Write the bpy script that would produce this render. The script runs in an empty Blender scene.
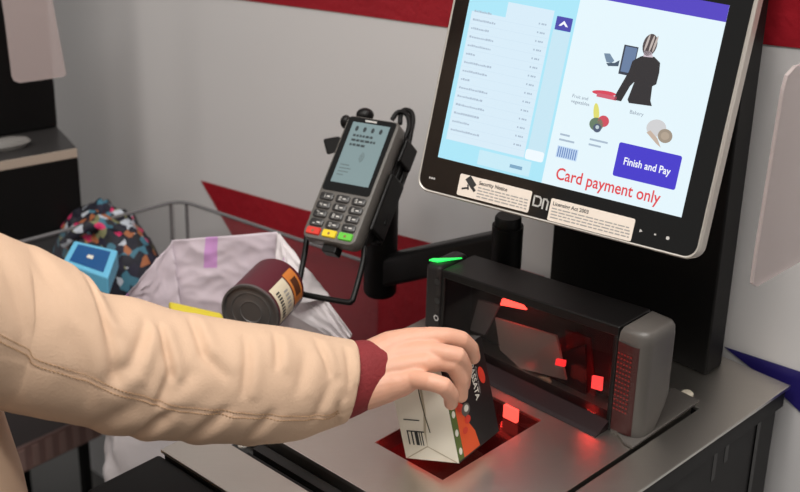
import bpy, bmesh, math, random
import numpy as np
from mathutils import Vector, Matrix, noise
sc = bpy.context.scene
rad = math.radians

# ------------------------------------------------------------------ camera
F = 1550.0; PITCH = rad(26.3); ROLL = rad(1.37); CZ = 1.9; HT = 0.9
fwd = Vector((0, math.cos(PITCH), -math.sin(PITCH)))
_r0 = Vector((1, 0, 0)); _u0 = _r0.cross(fwd)
right = math.cos(ROLL)*_r0 + math.sin(ROLL)*_u0
up = math.cos(ROLL)*_u0 - math.sin(ROLL)*_r0
CAM = Vector((0, 0, CZ))
cd = bpy.data.cameras.new('camera'); co = bpy.data.objects.new('camera', cd); sc.collection.objects.link(co)
m3 = Matrix((right, up, -fwd)).transposed()
co.matrix_world = Matrix.Translation(CAM) @ m3.to_4x4()
cd.sensor_width = 36; cd.lens = F/800*36; cd.clip_start = 0.05
cd.dof.use_dof = True; cd.dof.focus_distance = 1.74; cd.dof.aperture_fstop = 7.0
sc.camera = co
# ------------------------------------------------------------------ light, exposure
sc.view_settings.view_transform = 'Standard'; sc.view_settings.look = 'None'
sc.view_settings.gamma = 1; sc.view_settings.use_curve_mapping = False
sc.view_settings.exposure = 0.0
wd = bpy.data.worlds.new('store_air'); sc.world = wd; wd.use_nodes = True
wd.node_tree.nodes['Background'].inputs[0].default_value = (0.95, 0.93, 0.9, 1)
wd.node_tree.nodes['Background'].inputs[1].default_value = 0.30
def area(name, loc, size, power, color, target):
    l = bpy.data.lights.new(name, 'AREA'); l.shape = 'RECTANGLE'; l.size, l.size_y = size
    l.energy = power; l.color = color
    o = bpy.data.objects.new(name, l); sc.collection.objects.link(o); o.location = loc
    o.rotation_euler = (Vector(target)-Vector(loc)).to_track_quat('-Z', 'Y').to_euler()
area('ceiling_light_front', (-0.1, 0.3, 3.3), (2.4, 0.35), 46, (1, .96, .90), (-0.1, 1.4, 0.9))
area('ceiling_light_over', (0.3, 1.5, 3.3), (2.4, 0.35), 38, (1, .97, .93), (0.2, 1.6, 0.9))
area('ceiling_light_left', (-2.2, 0.8, 3.2), (0.5, 1.6), 16, (1, .95, .88), (-0.4, 1.8, 0.7))

# ------------------------------------------------------------------ frames
U = Vector((math.sin(rad(-47)), math.cos(rad(-47)), 0))   # along the wall, leftwards
V = Vector((math.sin(rad(43)), math.cos(rad(43)), 0))     # towards the wall
Zv = Vector((0, 0, 1))
def W(u, v, z): return U*u + V*v + Zv*z
def ray(x, y): return fwd + right*((x-400)/F) - up*((y-246)/F)
def at(x, y, d): return CAM + ray(x, y)*d
def onpl(x, y, P, n):
    r = ray(x, y); return CAM + r*((P-CAM).dot(n)/r.dot(n))
def onz(x, y, z): return onpl(x, y, Vector((0, 0, z)), Zv)
def onv(x, y, v): return onpl(x, y, V*v, V)
def onu(x, y, u): return onpl(x, y, U*u, U)

# ------------------------------------------------------------------ materials
MATS = {}
def mat(name, col, rough=.5, metal=0., emit=None, es=0., bump=0., bscale=50., var=0., vscale=20., coat=0., trans=0., alpha=1., aniso=None, sub=0.):
    if name in MATS: return MATS[name]
    m = bpy.data.materials.new(name); m.use_nodes = True; nt = m.node_tree; b = nt.nodes['Principled BSDF']
    c = (*col, 1)
    b.inputs['Base Color'].default_value = c
    b.inputs['Roughness'].default_value = rough; b.inputs['Metallic'].default_value = metal
    b.inputs['Coat Weight'].default_value = coat
    b.inputs['Transmission Weight'].default_value = trans; b.inputs['Alpha'].default_value = alpha
    if sub: b.inputs['Subsurface Weight'].default_value = sub; b.inputs['Subsurface Radius'].default_value = (.02, .007, .004); b.inputs['Subsurface Scale'].default_value = .5
    if emit: b.inputs['Emission Color'].default_value = (*emit, 1); b.inputs['Emission Strength'].default_value = es
    tc = nt.nodes.new('ShaderNodeTexCoord')
    if aniso:
        mp = nt.nodes.new('ShaderNodeMapping'); mp.inputs['Scale'].default_value = aniso
        mp.inputs['Rotation'].default_value = (0, 0, rad(-43)); nt.links.new(tc.outputs['Object'], mp.inputs[0]); src = mp.outputs[0]
    else: src = tc.outputs['Object']
    if var:
        n = nt.nodes.new('ShaderNodeTexNoise'); n.inputs['Scale'].default_value = vscale; n.inputs['Detail'].default_value = 5
        nt.links.new(src, n.inputs['Vector'])
        r = nt.nodes.new('ShaderNodeMapRange'); r.inputs[3].default_value = 1-var; r.inputs[4].default_value = 1+var
        nt.links.new(n.outputs['Fac'], r.inputs[0])
        mx = nt.nodes.new('ShaderNodeVectorMath'); mx.operation = 'SCALE'; mx.inputs[0].default_value = col
        nt.links.new(r.outputs[0], mx.inputs['Scale']); nt.links.new(mx.outputs[0], b.inputs['Base Color'])
    if bump:
        n = nt.nodes.new('ShaderNodeTexNoise'); n.inputs['Scale'].default_value = bscale; n.inputs['Detail'].default_value = 3
        nt.links.new(src, n.inputs['Vector'])
        bp = nt.nodes.new('ShaderNodeBump'); bp.inputs['Strength'].default_value = bump; bp.inputs['Distance'].default_value = .002
        nt.links.new(n.outputs['Fac'], bp.inputs['Height']); nt.links.new(bp.outputs[0], b.inputs['Normal'])
    MATS[name] = m; return m
def glow(name, col, s=1.):
    if name in MATS: return MATS[name]
    m = bpy.data.materials.new(name); m.use_nodes = True; nt = m.node_tree; b = nt.nodes['Principled BSDF']
    b.inputs['Base Color'].default_value = (.02, .02, .02, 1); b.inputs['Roughness'].default_value = .25
    b.inputs['Emission Color'].default_value = (*col, 1); b.inputs['Emission Strength'].default_value = s
    MATS[name] = m; return m
def see_through(name, col, amount, rough=.1, gloss=.08):
    if name in MATS: return MATS[name]
    m = bpy.data.materials.new(name); m.use_nodes = True; nt = m.node_tree; nt.nodes.clear()
    out = nt.nodes.new('ShaderNodeOutputMaterial'); t = nt.nodes.new('ShaderNodeBsdfTransparent'); t.inputs[0].default_value = (.95, .95, .95, 1)
    p = nt.nodes.new('ShaderNodeBsdfPrincipled'); p.inputs['Base Color'].default_value = (*col, 1); p.inputs['Roughness'].default_value = rough
    mx = nt.nodes.new('ShaderNodeMixShader'); mx.inputs[0].default_value = amount
    nt.links.new(t.outputs[0], mx.inputs[1]); nt.links.new(p.outputs[0], mx.inputs[2]); nt.links.new(mx.outputs[0], out.inputs[0])
    MATS[name] = m; return m
def sr(r, g, b):
    f = lambda c: (c/255/12.92) if c/255 <= .04045 else ((c/255+.055)/1.055)**2.4
    return (f(r), f(g), f(b))
BLK = mat('black_plastic', (.006, .0055, .0055), .40, bump=.15, bscale=900)
BLKM = mat('black_powder_coat', (.004, .0036, .0036), .5, bump=.1, bscale=600)
DARK = mat('side_panel_black', (.018,.017,.017), .5)
BLKG = mat('black_gloss', (.006, .006, .006), .12)
DGREY = mat('dark_grey_plastic', (.022, .020, .020), .42, bump=.1, bscale=900)
GREYP = mat('taupe_grey_plastic', (.16, .14, .125), .4, bump=.1, bscale=900)
for m_ in (BLK, BLKM, DGREY, DARK): m_.node_tree.nodes['Principled BSDF'].inputs['Specular IOR Level'].default_value = .28
STEEL = mat('brushed_steel', (.66, .615, .56), .34, 1., aniso=(2, 120, 2), bump=.12, bscale=30, var=.06, vscale=14)
STEELR = mat('brushed_steel_edge', (.75, .72, .68), .3, 1.)
SILV = mat('silver_trim', (.60, .56, .51), .38, .35)

# ------------------------------------------------------------------ builders
C = sc.collection
class MB:
    def __init__(s): s.bm = bmesh.new(); s.mats = []
    def mi(s, m):
        if m not in s.mats: s.mats.append(m)
        return s.mats.index(m)
    def poly(s, pts, m, smooth=False):
        vs = [s.bm.verts.new(p) for p in pts]; f = s.bm.faces.new(vs); f.material_index = s.mi(m); f.smooth = smooth; return f
    def hexa(s, p, m):   # 8 points: bottom 4, top 4
        v = [s.bm.verts.new(q) for q in p]; i = s.mi(m)
        for f in ((0,1,2,3), (4,5,6,7), (0,1,5,4), (1,2,6,5), (2,3,7,6), (3,0,4,7)):
            s.bm.faces.new([v[k] for k in f]).material_index = i
    def box(s, T, lo, hi, m):  # T: function (a,b,c)->Vector
        (x0,y0,z0), (x1,y1,z1) = lo, hi
        s.hexa([T(x0,y0,z0), T(x1,y0,z0), T(x1,y1,z0), T(x0,y1,z0), T(x0,y0,z1), T(x1,y0,z1), T(x1,y1,z1), T(x0,y1,z1)], m)
    def prism(s, bot, top, m, mtop=None):
        n = len(bot); a = [s.bm.verts.new(p) for p in bot]; b = [s.bm.verts.new(p) for p in top]; i = s.mi(m)
        s.bm.faces.new(a).material_index = i
        s.bm.faces.new(b).material_index = s.mi(mtop or m)
        for k in range(n): s.bm.faces.new((a[k], a[(k+1)%n], b[(k+1)%n], b[k])).material_index = i
    def rings(s, rings, m, cap0=True, cap1=True, closed=True):
        i = s.mi(m); R = [[s.bm.verts.new(p) for p in r] for r in rings]
        for a, b in zip(R, R[1:]):
            n = len(a)
            for k in range(n if closed else n-1):
                f = s.bm.faces.new((a[k], a[(k+1)%n], b[(k+1)%n], b[k])); f.material_index = i; f.smooth = True
        if cap0: s.bm.faces.new(R[0]).material_index = i
        if cap1: s.bm.faces.new(R[-1]).material_index = i
        return R
    def tube(s, path, r, m, n=14, cap=True, flat=1., ref=None):
        path = [Vector(p) for p in path]
        rr = r if isinstance(r, (list, tuple)) else [r]*len(path)
        t0 = (path[1]-path[0]).normalized()
        a = ref or (Zv if abs(t0.z) < .9 else Vector((1,0,0)))
        out = []
        for k, p in enumerate(path):
            t = (path[min(k+1, len(path)-1)]-path[max(k-1, 0)]).normalized()
            e1 = (a-t*a.dot(t)).normalized(); e2 = t.cross(e1); a = e1
            out.append([p+e1*(rr[k]*math.cos(q))+e2*(rr[k]*flat*math.sin(q)) for q in [2*math.pi*j/n for j in range(n)]])
        s.rings(out, m, cap, cap)
    def sphere(s, c, r, m, sq=(1,1,1), T=None, seg=20):
        out = []
        for i in range(seg//2+1):
            ph = math.pi*i/(seg//2)
            rr = max(math.sin(ph), 1e-4)
            out.append([Vector(c)+Vector((r*sq[0]*rr*math.cos(2*math.pi*j/seg), r*sq[1]*rr*math.sin(2*math.pi*j/seg), r*sq[2]*math.cos(ph))) for j in range(seg)])
        s.rings(out, m, True, True)
    def text(s, body, T, x, y, size, m, align='LEFT', wid=1., bold=0.):   # T(a,b) -> Vector on the surface
        cu = bpy.data.curves.new('lettering', 'FONT'); cu.body = body; cu.size = size; cu.align_x = align; cu.resolution_u = 3; cu.offset = bold*size
        ob = bpy.data.objects.new('lettering', cu); me = bpy.data.meshes.new_from_object(ob)
        i = s.mi(m); vs = [s.bm.verts.new(T(x+v.co.x*wid, y+v.co.y)) for v in me.vertices]
        for p in me.polygons:
            try: s.bm.faces.new([vs[k] for k in p.vertices]).material_index = i
            except ValueError: pass
        bpy.data.objects.remove(ob); bpy.data.meshes.remove(me); bpy.data.curves.remove(cu)
    def build(s, name, parent=None, bevel=0., seg=2, kind=None, sharp=38, solid=0., recalc=True):
        if recalc: bmesh.ops.recalc_face_normals(s.bm, faces=s.bm.faces)
        me = bpy.data.meshes.new(name)
        org = Vector(parent['_o']) if parent is not None and '_o' in parent.keys() else None
        if org is None:
            zs = [v.co.z for v in s.bm.verts]; c = sum((v.co for v in s.bm.verts), Vector())/len(zs)
            org = Vector((c.x, c.y, min(zs)))
        bmesh.ops.translate(s.bm, verts=s.bm.verts, vec=-org)
        s.bm.to_mesh(me); s.bm.free()
        for m in s.mats: me.materials.append(m)
        if bevel:
            for p in me.polygons: p.use_smooth = True
        me.set_sharp_from_angle(angle=rad(sharp)) if any(p.use_smooth for p in me.polygons) else None
        o = bpy.data.objects.new(name, me); C.objects.link(o)
        if parent is not None: o.parent = parent
        else: o.location = org
        o['_o'] = list(org)
        if solid:
            md = o.modifiers.new('thickness', 'SOLIDIFY'); md.thickness = solid; md.offset = 0
        if bevel:
            md = o.modifiers.new('bevel', 'BEVEL'); md.width = bevel; md.segments = seg; md.limit_method = 'ANGLE'; md.angle_limit = rad(40); md.harden_normals = True
        if kind: o['kind'] = kind
        return o
def thing(name, label, cat, loc, group=None):
    o = bpy.data.objects.new(name, None); C.objects.link(o); o.location = loc; o['_o'] = list(loc); o.empty_display_size = .05
    o['label'] = label; o['category'] = cat
    if group: o['group'] = group
    return o
def tag(o, label, cat, group=None):
    o['label'] = label; o['category'] = cat
    if group: o['group'] = group
    return o
def blob(chains, voxel, iters=6, extra=None):
    """one continuous skin around chains of (point, radius); returns verts, faces"""
    mb = MB(); m = BLK
    for ch in chains:
        pts = []
        for (p, r), (q, t) in zip(ch, ch[1:]):
            n = max(2, int((q-p).length/(min(r, t)*.35)))
            for k in range(n): f = k/n; pts.append((p.lerp(q, f), r*(1-f)+t*f))
        pts.append(ch[-1])
        d0 = (pts[1][0]-pts[0][0]).normalized(); d1 = (pts[-1][0]-pts[-2][0]).normalized()
        p0, r0 = pts[0]; p1, r1 = pts[-1]
        cap0 = [(p0-d0*r0*math.sin(a), r0*math.cos(a)) for a in (1.45, 1.2, .9, .6, .3)]
        cap1 = [(p1+d1*r1*math.sin(a), r1*math.cos(a)) for a in (.3, .6, .9, 1.2, 1.45)]
        allp = cap0+pts+cap1
        mb.tube([a for a, _ in allp], [b for _, b in allp], m, n=20)
    me = bpy.data.meshes.new('tmp'); bmesh.ops.recalc_face_normals(mb.bm, faces=mb.bm.faces); mb.bm.to_mesh(me); mb.bm.free()
    o = bpy.data.objects.new('tmp', me); C.objects.link(o)
    md = o.modifiers.new('r', 'REMESH'); md.mode = 'VOXEL'; md.voxel_size = voxel
    md = o.modifiers.new('s', 'SMOOTH'); md.factor = .5; md.iterations = iters
    dg = bpy.context.evaluated_depsgraph_get(); ev = o.evaluated_get(dg); em = ev.to_mesh()
    vs = [v.co.copy() for v in em.vertices]; fs = [tuple(p.vertices) for p in em.polygons]
    ev.to_mesh_clear(); bpy.data.objects.remove(o); bpy.data.meshes.remove(me)
    return vs, fs
def add_raw(mb, vs, fs, m):
    i = mb.mi(m); bv = [mb.bm.verts.new(v) for v in vs]
    for f in fs:
        q = mb.bm.faces.new([bv[k] for k in f]); q.material_index = i; q.smooth = True

# ================================================================== THE SETTING
VW = 1.562
mb = MB(); fl = mat('grey_vinyl_floor', (.10, .095, .09), .35, bump=.1, bscale=40, var=.15, vscale=3)
mb.box(lambda a,b,c: Vector((a,b,c)), (-4, -1.5, -.1), (3.5, 5, 0), fl); mb.build('floor', kind='structure')

wm = mat('pale_grey_wall_vinyl', sr(222, 219, 219), .32, bump=.25, bscale=9, var=.03, vscale=3)
redm = mat('red_wall_vinyl', sr(158, 28, 40), .42, bump=.9, bscale=60, var=.12, vscale=12)
bluem = mat('navy_wall_vinyl', sr(42, 34, 110), .4)
mb = MB()
mb.box(W, (.2, VW, 0), (2.36, VW+.08, 2.6), wm)
def wallpoly(pts, m, off=.0015):
    mb.poly([V*-off + onv(x, y, VW) for x, y in pts], m)
wallpoly([(201,180), (300,208), (398,234), (470,253), (545,276), (520,330), (470,420), (420,470), (345,412), (290,330), (245,256)], redm)
wallpoly([(245,0), (346,13), (447,27), (600,38), (755,43), (800,48), (900,56), (960,-90), (420,-120), (120,-60), (60,-24)], redm)
wallpoly([(724,346), (800,371), (900,404), (900,470), (800,411), (765,378)], bluem)
mb.build('wall_back', kind='structure', recalc=False)

# ================================================================== CHECKOUT COUNTER
cu = thing('checkout_counter', 'black self checkout counter with brushed steel top beneath the scanner and payment screen', 'counter', W(1.0, 1.2, 0))
u0, u1 = .773, 1.208
mb = MB()
mb.box(W, (u0+.004, .80, .60), (u1+.003, .9018, .893), BLKM)            # shelf nose that juts out in front
mb.box(W, (u0+.012, .92, 0), (u1-.01, 1.54, .78), BLKM); mb.box(W, (u0+.012, .9025, .78), (u1-.01, .965, .868), BLKM); mb.box(W, (u0+.012, .966, .78), (.82, 1.54, .868), BLKM); mb.box(W, (.8205, 1.42, .78), (u1-.01, 1.54, .868), BLKM); mb.box(W, (1.155, .966, .78), (u1-.01, 1.419, .868), BLKM)
mb.build('body', cu, bevel=.004)
mb = MB()
mb.box(W, (u0, .902, .8955), (u1, .966, .9), STEEL); mb.box(W, (u0+.004, .904, .868), (u1-.004, .966, .8955), DGREY); mb.build('front_strip', cu, bevel=.0006)
mb = MB(); mb.box(W, (u0+.01, .966, .872), (u1-.03, 1.009, .882), BLKG)
mb.box(W, (u0+.01, .972, .882), (u1-.06, .982, .887), BLK); mb.box(W, (u0+.01, .989, .882), (u1-.06, 1.003, .889), DGREY)
mb.build('cable_channel', cu)
mb = MB(); mb.sphere(W(1.148, .974, .901), .006, mat('white_plastic', (.8, .78, .72), .4), (1, 1, .6)); mb.build('slot_nub', cu)
mb = MB()
lq = [(u0,.9665),(.822,.9665),(.822,1.42),(1.15,1.42),(1.15,1.009),(u1,1.009),(u1,1.547),(u0,1.547)]
mb.prism([W(a,b,.8955) for a,b in lq], [W(a,b,.9) for a,b in lq], STEEL)
mb.box(W, (u0+.004, .966, .868), (.820, 1.545, .8955), DARK); mb.box(W, (.8205, 1.42, .868), (u1-.002, 1.545, .8955), DARK)
mb.build('worktop', cu, bevel=.0005)
mb = MB()
mb.box(W, (u0-.0012, .902, .8965), (u0-.0001, 1.547, .9004), STEELR); mb.build('edge_trim', cu)
mb = MB()
mb.box(W, (u0+.008, .93, .05), (u0+.012, 1.535, .868), DARK); mb.box(W, (u0+.006, 1.49, .05), (u0+.0085, 1.498, .868), BLKG); mb.build('side_panel', cu)
mb = MB()
for v, z, dv, dz in ((1.40,.845,.004,.02), (1.425,.852,.004,.012), (1.40,.80,.006,.006), (1.375,.765,.004,.02), (1.41,.76,.004,.022), (1.40,.73,.005,.008)):
    mb.box(W, (u0+.0075, v-dv, z-dz), (u0+.0082, v+dv, z+dz), BLKG)
mb.build('vent_slots', cu)
mb = MB()
k = W(.851, 1.436, .9)
mb.rings([[k+Vector((r*math.cos(q), r*math.sin(q), h)) for q in [2*math.pi*j/24 for j in range(24)]] for r, h in ((.0078,.0003), (.0078,.002), (.006,.0038), (.003,.0045))], mat('cream_cap', sr(225,215,195), .4))
mb.build('blanking_cap', cu)

# ================================================================== BARCODE SCANNER
bs = thing('barcode_scanner', 'black barcode scanner with glass window, steel bed and red glow, set in the counter', 'scanner', W(1.0, 1.17, .874))
mb = MB()
hu0, hu1, hv0, hv1 = .940, 1.046, 1.087, 1.262
b0, b1, c0, c1 = .8285, 1.146, 1.011, 1.412
for lo, hi in (((b0,c0),(b1,hv0)), ((b0,hv0),(hu0,c1)), ((hu1,hv0),(b1,c1)), ((hu0,hv1),(hu1,c1))):
    mb.box(W, (lo[0],lo[1],.878), (hi[0],hi[1],.9), STEEL)
mb.build('steel_bed', bs)
mb = MB(); mb.box(W, (b0,c0-.0012,.895), (b1,c0,.9006), STEELR); mb.box(W, (b0+.085,c0-.0012,.8965), (b0+.095,c0+.006,.9022), SILV); mb.build('bed_edge', bs)
redg = glow('red_led', (1, .05, .03), 9)
pane = see_through('tinted_glass', (.02, .004, .004), .45, .03)
mb = MB(); mb.box(W, (hu0,hv0,.896), (hu1,hv1,.8985), pane); mb.build('bed_window', bs)
mb = MB()   # dark optics well under the glass
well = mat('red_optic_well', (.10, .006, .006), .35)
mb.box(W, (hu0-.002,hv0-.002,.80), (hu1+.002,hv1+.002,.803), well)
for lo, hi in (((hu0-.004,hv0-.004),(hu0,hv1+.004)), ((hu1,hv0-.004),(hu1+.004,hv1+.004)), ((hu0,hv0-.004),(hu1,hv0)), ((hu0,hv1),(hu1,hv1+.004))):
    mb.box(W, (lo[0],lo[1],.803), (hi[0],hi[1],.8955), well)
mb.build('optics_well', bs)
mb = MB(); mb.box(W, (.958,1.236,.8992), (.978,1.241,.916), glow('red_reflection_glow', (1, .07, .05), 2.0)); mb.build('led_reflection', bs)  # glowing block shaped as the tower LEDs' reflection in the bed glass
# base skirt in front of the tower
mb = MB(); mb.prism([W(.872,1.278,.9005), W(1.15,1.278,.9005), W(1.15,1.302,.9005), W(.872,1.302,.9005)], [W(.872,1.283,.9035), W(1.15,1.283,.9035), W(1.15,1.302,.912), W(.872,1.302,.912)], mat('dark_plum_plastic', (.016,.008,.009), .3))
mb.build('skirt', bs)
# tower
FV = 1.302
def zt(u): return 1.040 - (u-.869)*.100
def TW(u, v, f): return W(u, v, .9+(zt(u)-.9)*f)      # f: 0 bottom, 1 top
mb = MB()
mb.box(TW, (.869, FV, .90), (1.142, FV+.062, 1.0), BLK)         # lid
mb.box(TW, (.869, FV, .0), (1.142, FV+.02, .085), BLK)
mb.box(TW, (.869, FV, .08), (.8765, FV+.062, .91), BLK)
mb.box(TW, (1.136, FV, .0), (1.142, FV+.062, .91), BLK)
mb.box(TW, (.869, FV+.057, .0), (1.142, FV+.062, .92), BLK)
mb.build('tower_shell', bs, bevel=.003)
mb = MB(); mb.box(TW, (.8765, FV+.002, .085), (1.136, FV+.0045, .90), see_through('smoked_glass', (.004,.004,.005), .28, .02)); mb.build('tower_window', bs)
mb = MB()
g1 = mat('mirror_grey', (.60, .54, .48), .3, .3); g2 = mat('optic_dark', (.02,.015,.015), .4)
def TP(x, y, v): return onv(x, y, v)
vv = FV+.036
mb.box(TW, (.8765, FV+.054, .05), (1.136, FV+.056, .95), g2)
def plate(pts, m, v=vv, t=.003):
    a = [TP(x, y, v) for x, y in pts]; mb.prism(a, [p+V*t for p in a], m)
plate([(495,318), (556,336), (566,380), (520,368), (500,350)], g1)
plate([(478,300), (499,306), (485,335), (470,330)], mat('mirror_dark', (.25,.24,.24), .3, .2))
plate([(500,370), (548,378), (562,400), (515,385)], mat('mirror_tan', (.55,.42,.28), .4))
plate([(565,330), (590,338), (596,410), (572,398)], mat('red_baffle', (.12,.004,.005), .4), FV+.050)
plate([(535,372), (565,352), (585,345), (586,400), (556,402)], mat('dark_baffle', (.018,.01,.01), .4), FV+.044)
mb.build('mirrors', bs)
def lamp(name, pts, v, m, t=.003):
    mb = MB(); a = [TP(x, y, v) for x, y in pts]; mb.prism(a, [p+V*t for p in a], m); return mb.build(name, bs)
lamp('led_bar', [(502,299), (521,304), (526,310), (500,305)], FV+.02, glow('led_hot', (1, .05, .035), 7))
lamp('led_bar', [(592,376), (602,378), (601,391), (591,388)], FV+.01, glow('led_square', (1, .05, .045), 3))
lamp('led_bar', [(556,359), (565,361), (564,367), (555,365)], FV+.02, glow('led_small', (1, .03, .03), 2.5))
lamp('led_bar', [(511,372), (517,371), (521,378), (508,379)], FV+.02, glow('led_dim', (1, .08, .06), 2.0))
for nm, px, v, pw in (('led_glow_top', (512,306), FV+.030, .06), ('led_glow_right', (594,386), FV+.028, .04)):
    l = bpy.data.lights.new(nm, 'POINT'); l.energy = pw; l.color = (1, .04, .03); l.shadow_soft_size = .006
    o = bpy.data.objects.new(nm, l); C.objects.link(o); o.location = onv(*px, v)
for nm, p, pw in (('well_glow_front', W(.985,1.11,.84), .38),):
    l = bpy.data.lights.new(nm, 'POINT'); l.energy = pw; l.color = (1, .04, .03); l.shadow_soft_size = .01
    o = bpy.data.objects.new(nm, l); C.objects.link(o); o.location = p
# control strip at the left end
mb = MB(); mb.box(TW, (1.1425, FV-.001, .0), (1.170, FV+.056, 1.03), DGREY); mb.build('control_strip', bs, bevel=.008, seg=3)
mb = MB()
for q, (x, y) in enumerate(((437,282), (437,301))):
    c = onv(x, y, FV-.0022)
    mb.poly([c+U*(.0045*math.cos(t))+Zv*(.0045*math.sin(t)) for t in [2*math.pi*j/16 for j in range(16)]], mat('button_black', (.03,.03,.03), .3))
mb.build('button', bs, recalc=False)
mb = MB(); c = onv(436, 318, FV-.0022)
ring = [(c+U*(r*math.cos(t))+Zv*(r*math.sin(t))) for r in (.0042, .0026) for t in [2*math.pi*j/20 for j in range(20)]]
for j in range(20): mb.poly([ring[j], ring[(j+1)%20], ring[20+(j+1)%20], ring[20+j]], mat('print_white', (.55,.55,.55), .5))
mb.build('button_ring', bs, recalc=False)
mb = MB(); p = [W(1.166, FV+.003, zt(1.166)+.0052), W(1.154, FV+.006, zt(1.154)+.005), W(1.138, FV+.034, zt(1.138)+.0046), W(1.165, FV+.009, zt(1.165)+.0052)]
mb.prism(p, [q+Zv*.0016 for q in p], glow('green_status', (.02, 1, .12), 1.6)); mb.build('status_light', bs)
# right end cap: grille front, grey rounded flank
capm = mat('grey_end_cap', (.10, .090, .082), .38, bump=.1, bscale=700)
mb = MB()
def cap_ring(z, grow=0, dv=0.):
    out = []; ua, ub, va, vb, r = .8675, .829, FV-.001, FV+.062-dv, .016
    pts = [(ua, va)]
    for k in range(7): a = math.pi/2*k/6; pts.append((ub+r-r*math.sin(a), va+r-r*math.cos(a)))
    for k in range(5): a = math.pi/2*k/4; pts.append((ub+.01-.01*math.cos(a), vb-.01+.01*math.sin(a)))
    pts.append((ua, vb)); cx, cy = .848, FV+.03
    return [W(cx+(p-cx)*(1-grow), cy+(q-cy)*(1-grow), z) for p, q in pts]
mb.rings([cap_ring(.9, 0, .026), cap_ring(.93, 0, .006), cap_ring(.945), cap_ring(1.026), cap_ring(1.035, .03), cap_ring(1.0405, .12), cap_ring(1.0425, .28)], capm)
mb.build('end_cap', bs, sharp=50)
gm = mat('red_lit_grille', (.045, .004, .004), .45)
mb = MB()
rings = []
for k in range(9):
    z = .906+.118*k/8; row = []
    for (uu, q) in ((.8668,-.0016), (.857,-.0016), (.848,-.0016), (.8425,-.0008), (.839,.0008)):
        row.append(W(uu, FV-.001+q, z))
    rings.append(row)
mb.rings(rings, gm, False, False, closed=False)
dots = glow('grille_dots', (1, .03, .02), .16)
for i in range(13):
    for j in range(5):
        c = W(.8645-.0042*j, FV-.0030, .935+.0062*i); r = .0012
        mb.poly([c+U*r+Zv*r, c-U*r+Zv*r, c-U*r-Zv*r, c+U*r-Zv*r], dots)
mb.build('grille', bs, recalc=False)
mb = MB()
q = [(.826,1.288), (.829,1.430), (.869,1.432), (.869,1.308), (.84,1.290)]
mb.prism([W(a,b,.9005) for a, b in q], [W(a,b,.9045) for a, b in q], capm); mb.build('base_flange', bs, bevel=.001)

# ================================================================== DISPLAY COLUMN
mb = MB()
mb.box(W, (.860, 1.490, .9), (1.114, 1.527, 1.95), BLKM)
colo = mb.build('display_column', bevel=.003)
tag(colo, 'broad black metal column rising behind the payment screen from the counter', 'column')

# ================================================================== PAYMENT SCREEN
MT = rad(20); MW = -Vector((math.sin(rad(-60)), math.cos(rad(-60)), 0)); MA = Vector((math.sin(rad(30)), math.cos(rad(30)), 0))
MU = Zv*math.cos(MT)+MA*math.sin(MT); MN = MA*math.cos(MT)-Zv*math.sin(MT)   # MN points away from the viewer
MP = at(438, 157, 1.85)
def S3(a, b, c): return MP + MW*a + MU*b + MN*c
mo = thing('payment_screen', 'large tilted touchscreen with silver rim showing a shopping list and Finish and Pay button', 'screen', S3(.155, -.04, .03))
def rrect(x0, y0, x1, y1, r, n=6):
    out = []
    for cx, cy, s in ((x1-r, y1-r, 0), (x0+r, y1-r, 1), (x0+r, y0+r, 2), (x1-r, y0+r, 3)):
        for k in range(n+1): t = math.pi/2*(s+k/n); out.append((cx+r*math.cos(t), cy+r*math.sin(t)))
    return out
bx0, by0, bx1, by1 = -.0185, -.0405, .333, .275
mb = MB(); o_ = rrect(bx0, by0, bx1, by1, .014)
mb.prism([S3(a,b,.010) for a,b in o_], [S3(a,b,0) for a,b in o_], BLKG); mb.build('bezel', mo)
mb = MB()
o2 = rrect(bx0-.0035, by0-.0035, bx1+.0045, by1+.004, .017)
mb.rings([[S3(a,b,c) for a,b in pts] for pts, c in ((rrect(bx0-.0002,by0-.0002,bx1+.0002,by1+.0002,.014), .0006), (rrect(bx0-.0018,by0-.0018,bx1+.0022,by1+.002,.0155), -.0008), (o2,.002), (o2,.020), (rrect(bx0,by0,bx1,by1,.014), .024))], SILV, False, True)
mb.build('silver_rim', mo)
mb = MB(); i2 = rrect(bx0+.002, by0+.002, bx1-.002, by1-.002, .016)
mb.rings([[S3(a,b,c) for a,b in pts] for pts, c in ((i2,.0245), (i2,.034), (rrect(.03,0,.29,.24,.02), .05), (rrect(.08,.04,.24,.2,.02), .06))], BLK, True, True)
mb.build('back_housing', mo)
mb = MB(); mb.tube([S3(.16,.10,.06), W(.98,1.492,(S3(.16,.10,.06)).z-.02)], .03, BLK, n=20); mb.build('mount_neck', mo)
# screen picture
mb = MB()
def em(n, r, g, b, s=1.): return glow('lcd_'+n, sr(r, g, b), s)
LV = [0]
def rect(x0, y0, x1, y1, m, lv=1, r=0):
    pts = rrect(x0, y0, x1, y1, r, 4) if r else [(x0,y0),(x1,y0),(x1,y1),(x0,y1)]
    mb.poly([S3(a, b, -.0002*(lv+1)) for a, b in pts], m)
def ply(pts, m, lv=1): mb.poly([S3(a, b, -.0002*(lv+1)) for a, b in pts], m)
def ell(cx, cy, rx, ry, m, lv=1, rot=0, n=20): ply([(cx+rx*math.cos(t)*math.cos(rot)-ry*math.sin(t)*math.sin(rot), cy+rx*math.cos(t)*math.sin(rot)+ry*math.sin(t)*math.cos(rot)) for t in [2*math.pi*k/n for k in range(n)]], m, lv)
rect(0, 0, .3085, .236, em('page', 226, 243, 250, 1.0), 0)
rect(0, .2175, .3085, .236, em('purple', 72, 52, 190), 1)
cyan = em('cyan', 168, 228, 246, 1.0); pale = em('list', 212, 233, 246, 1.0)
rect(0, .0, .137, .2175, cyan, 1)
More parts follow.
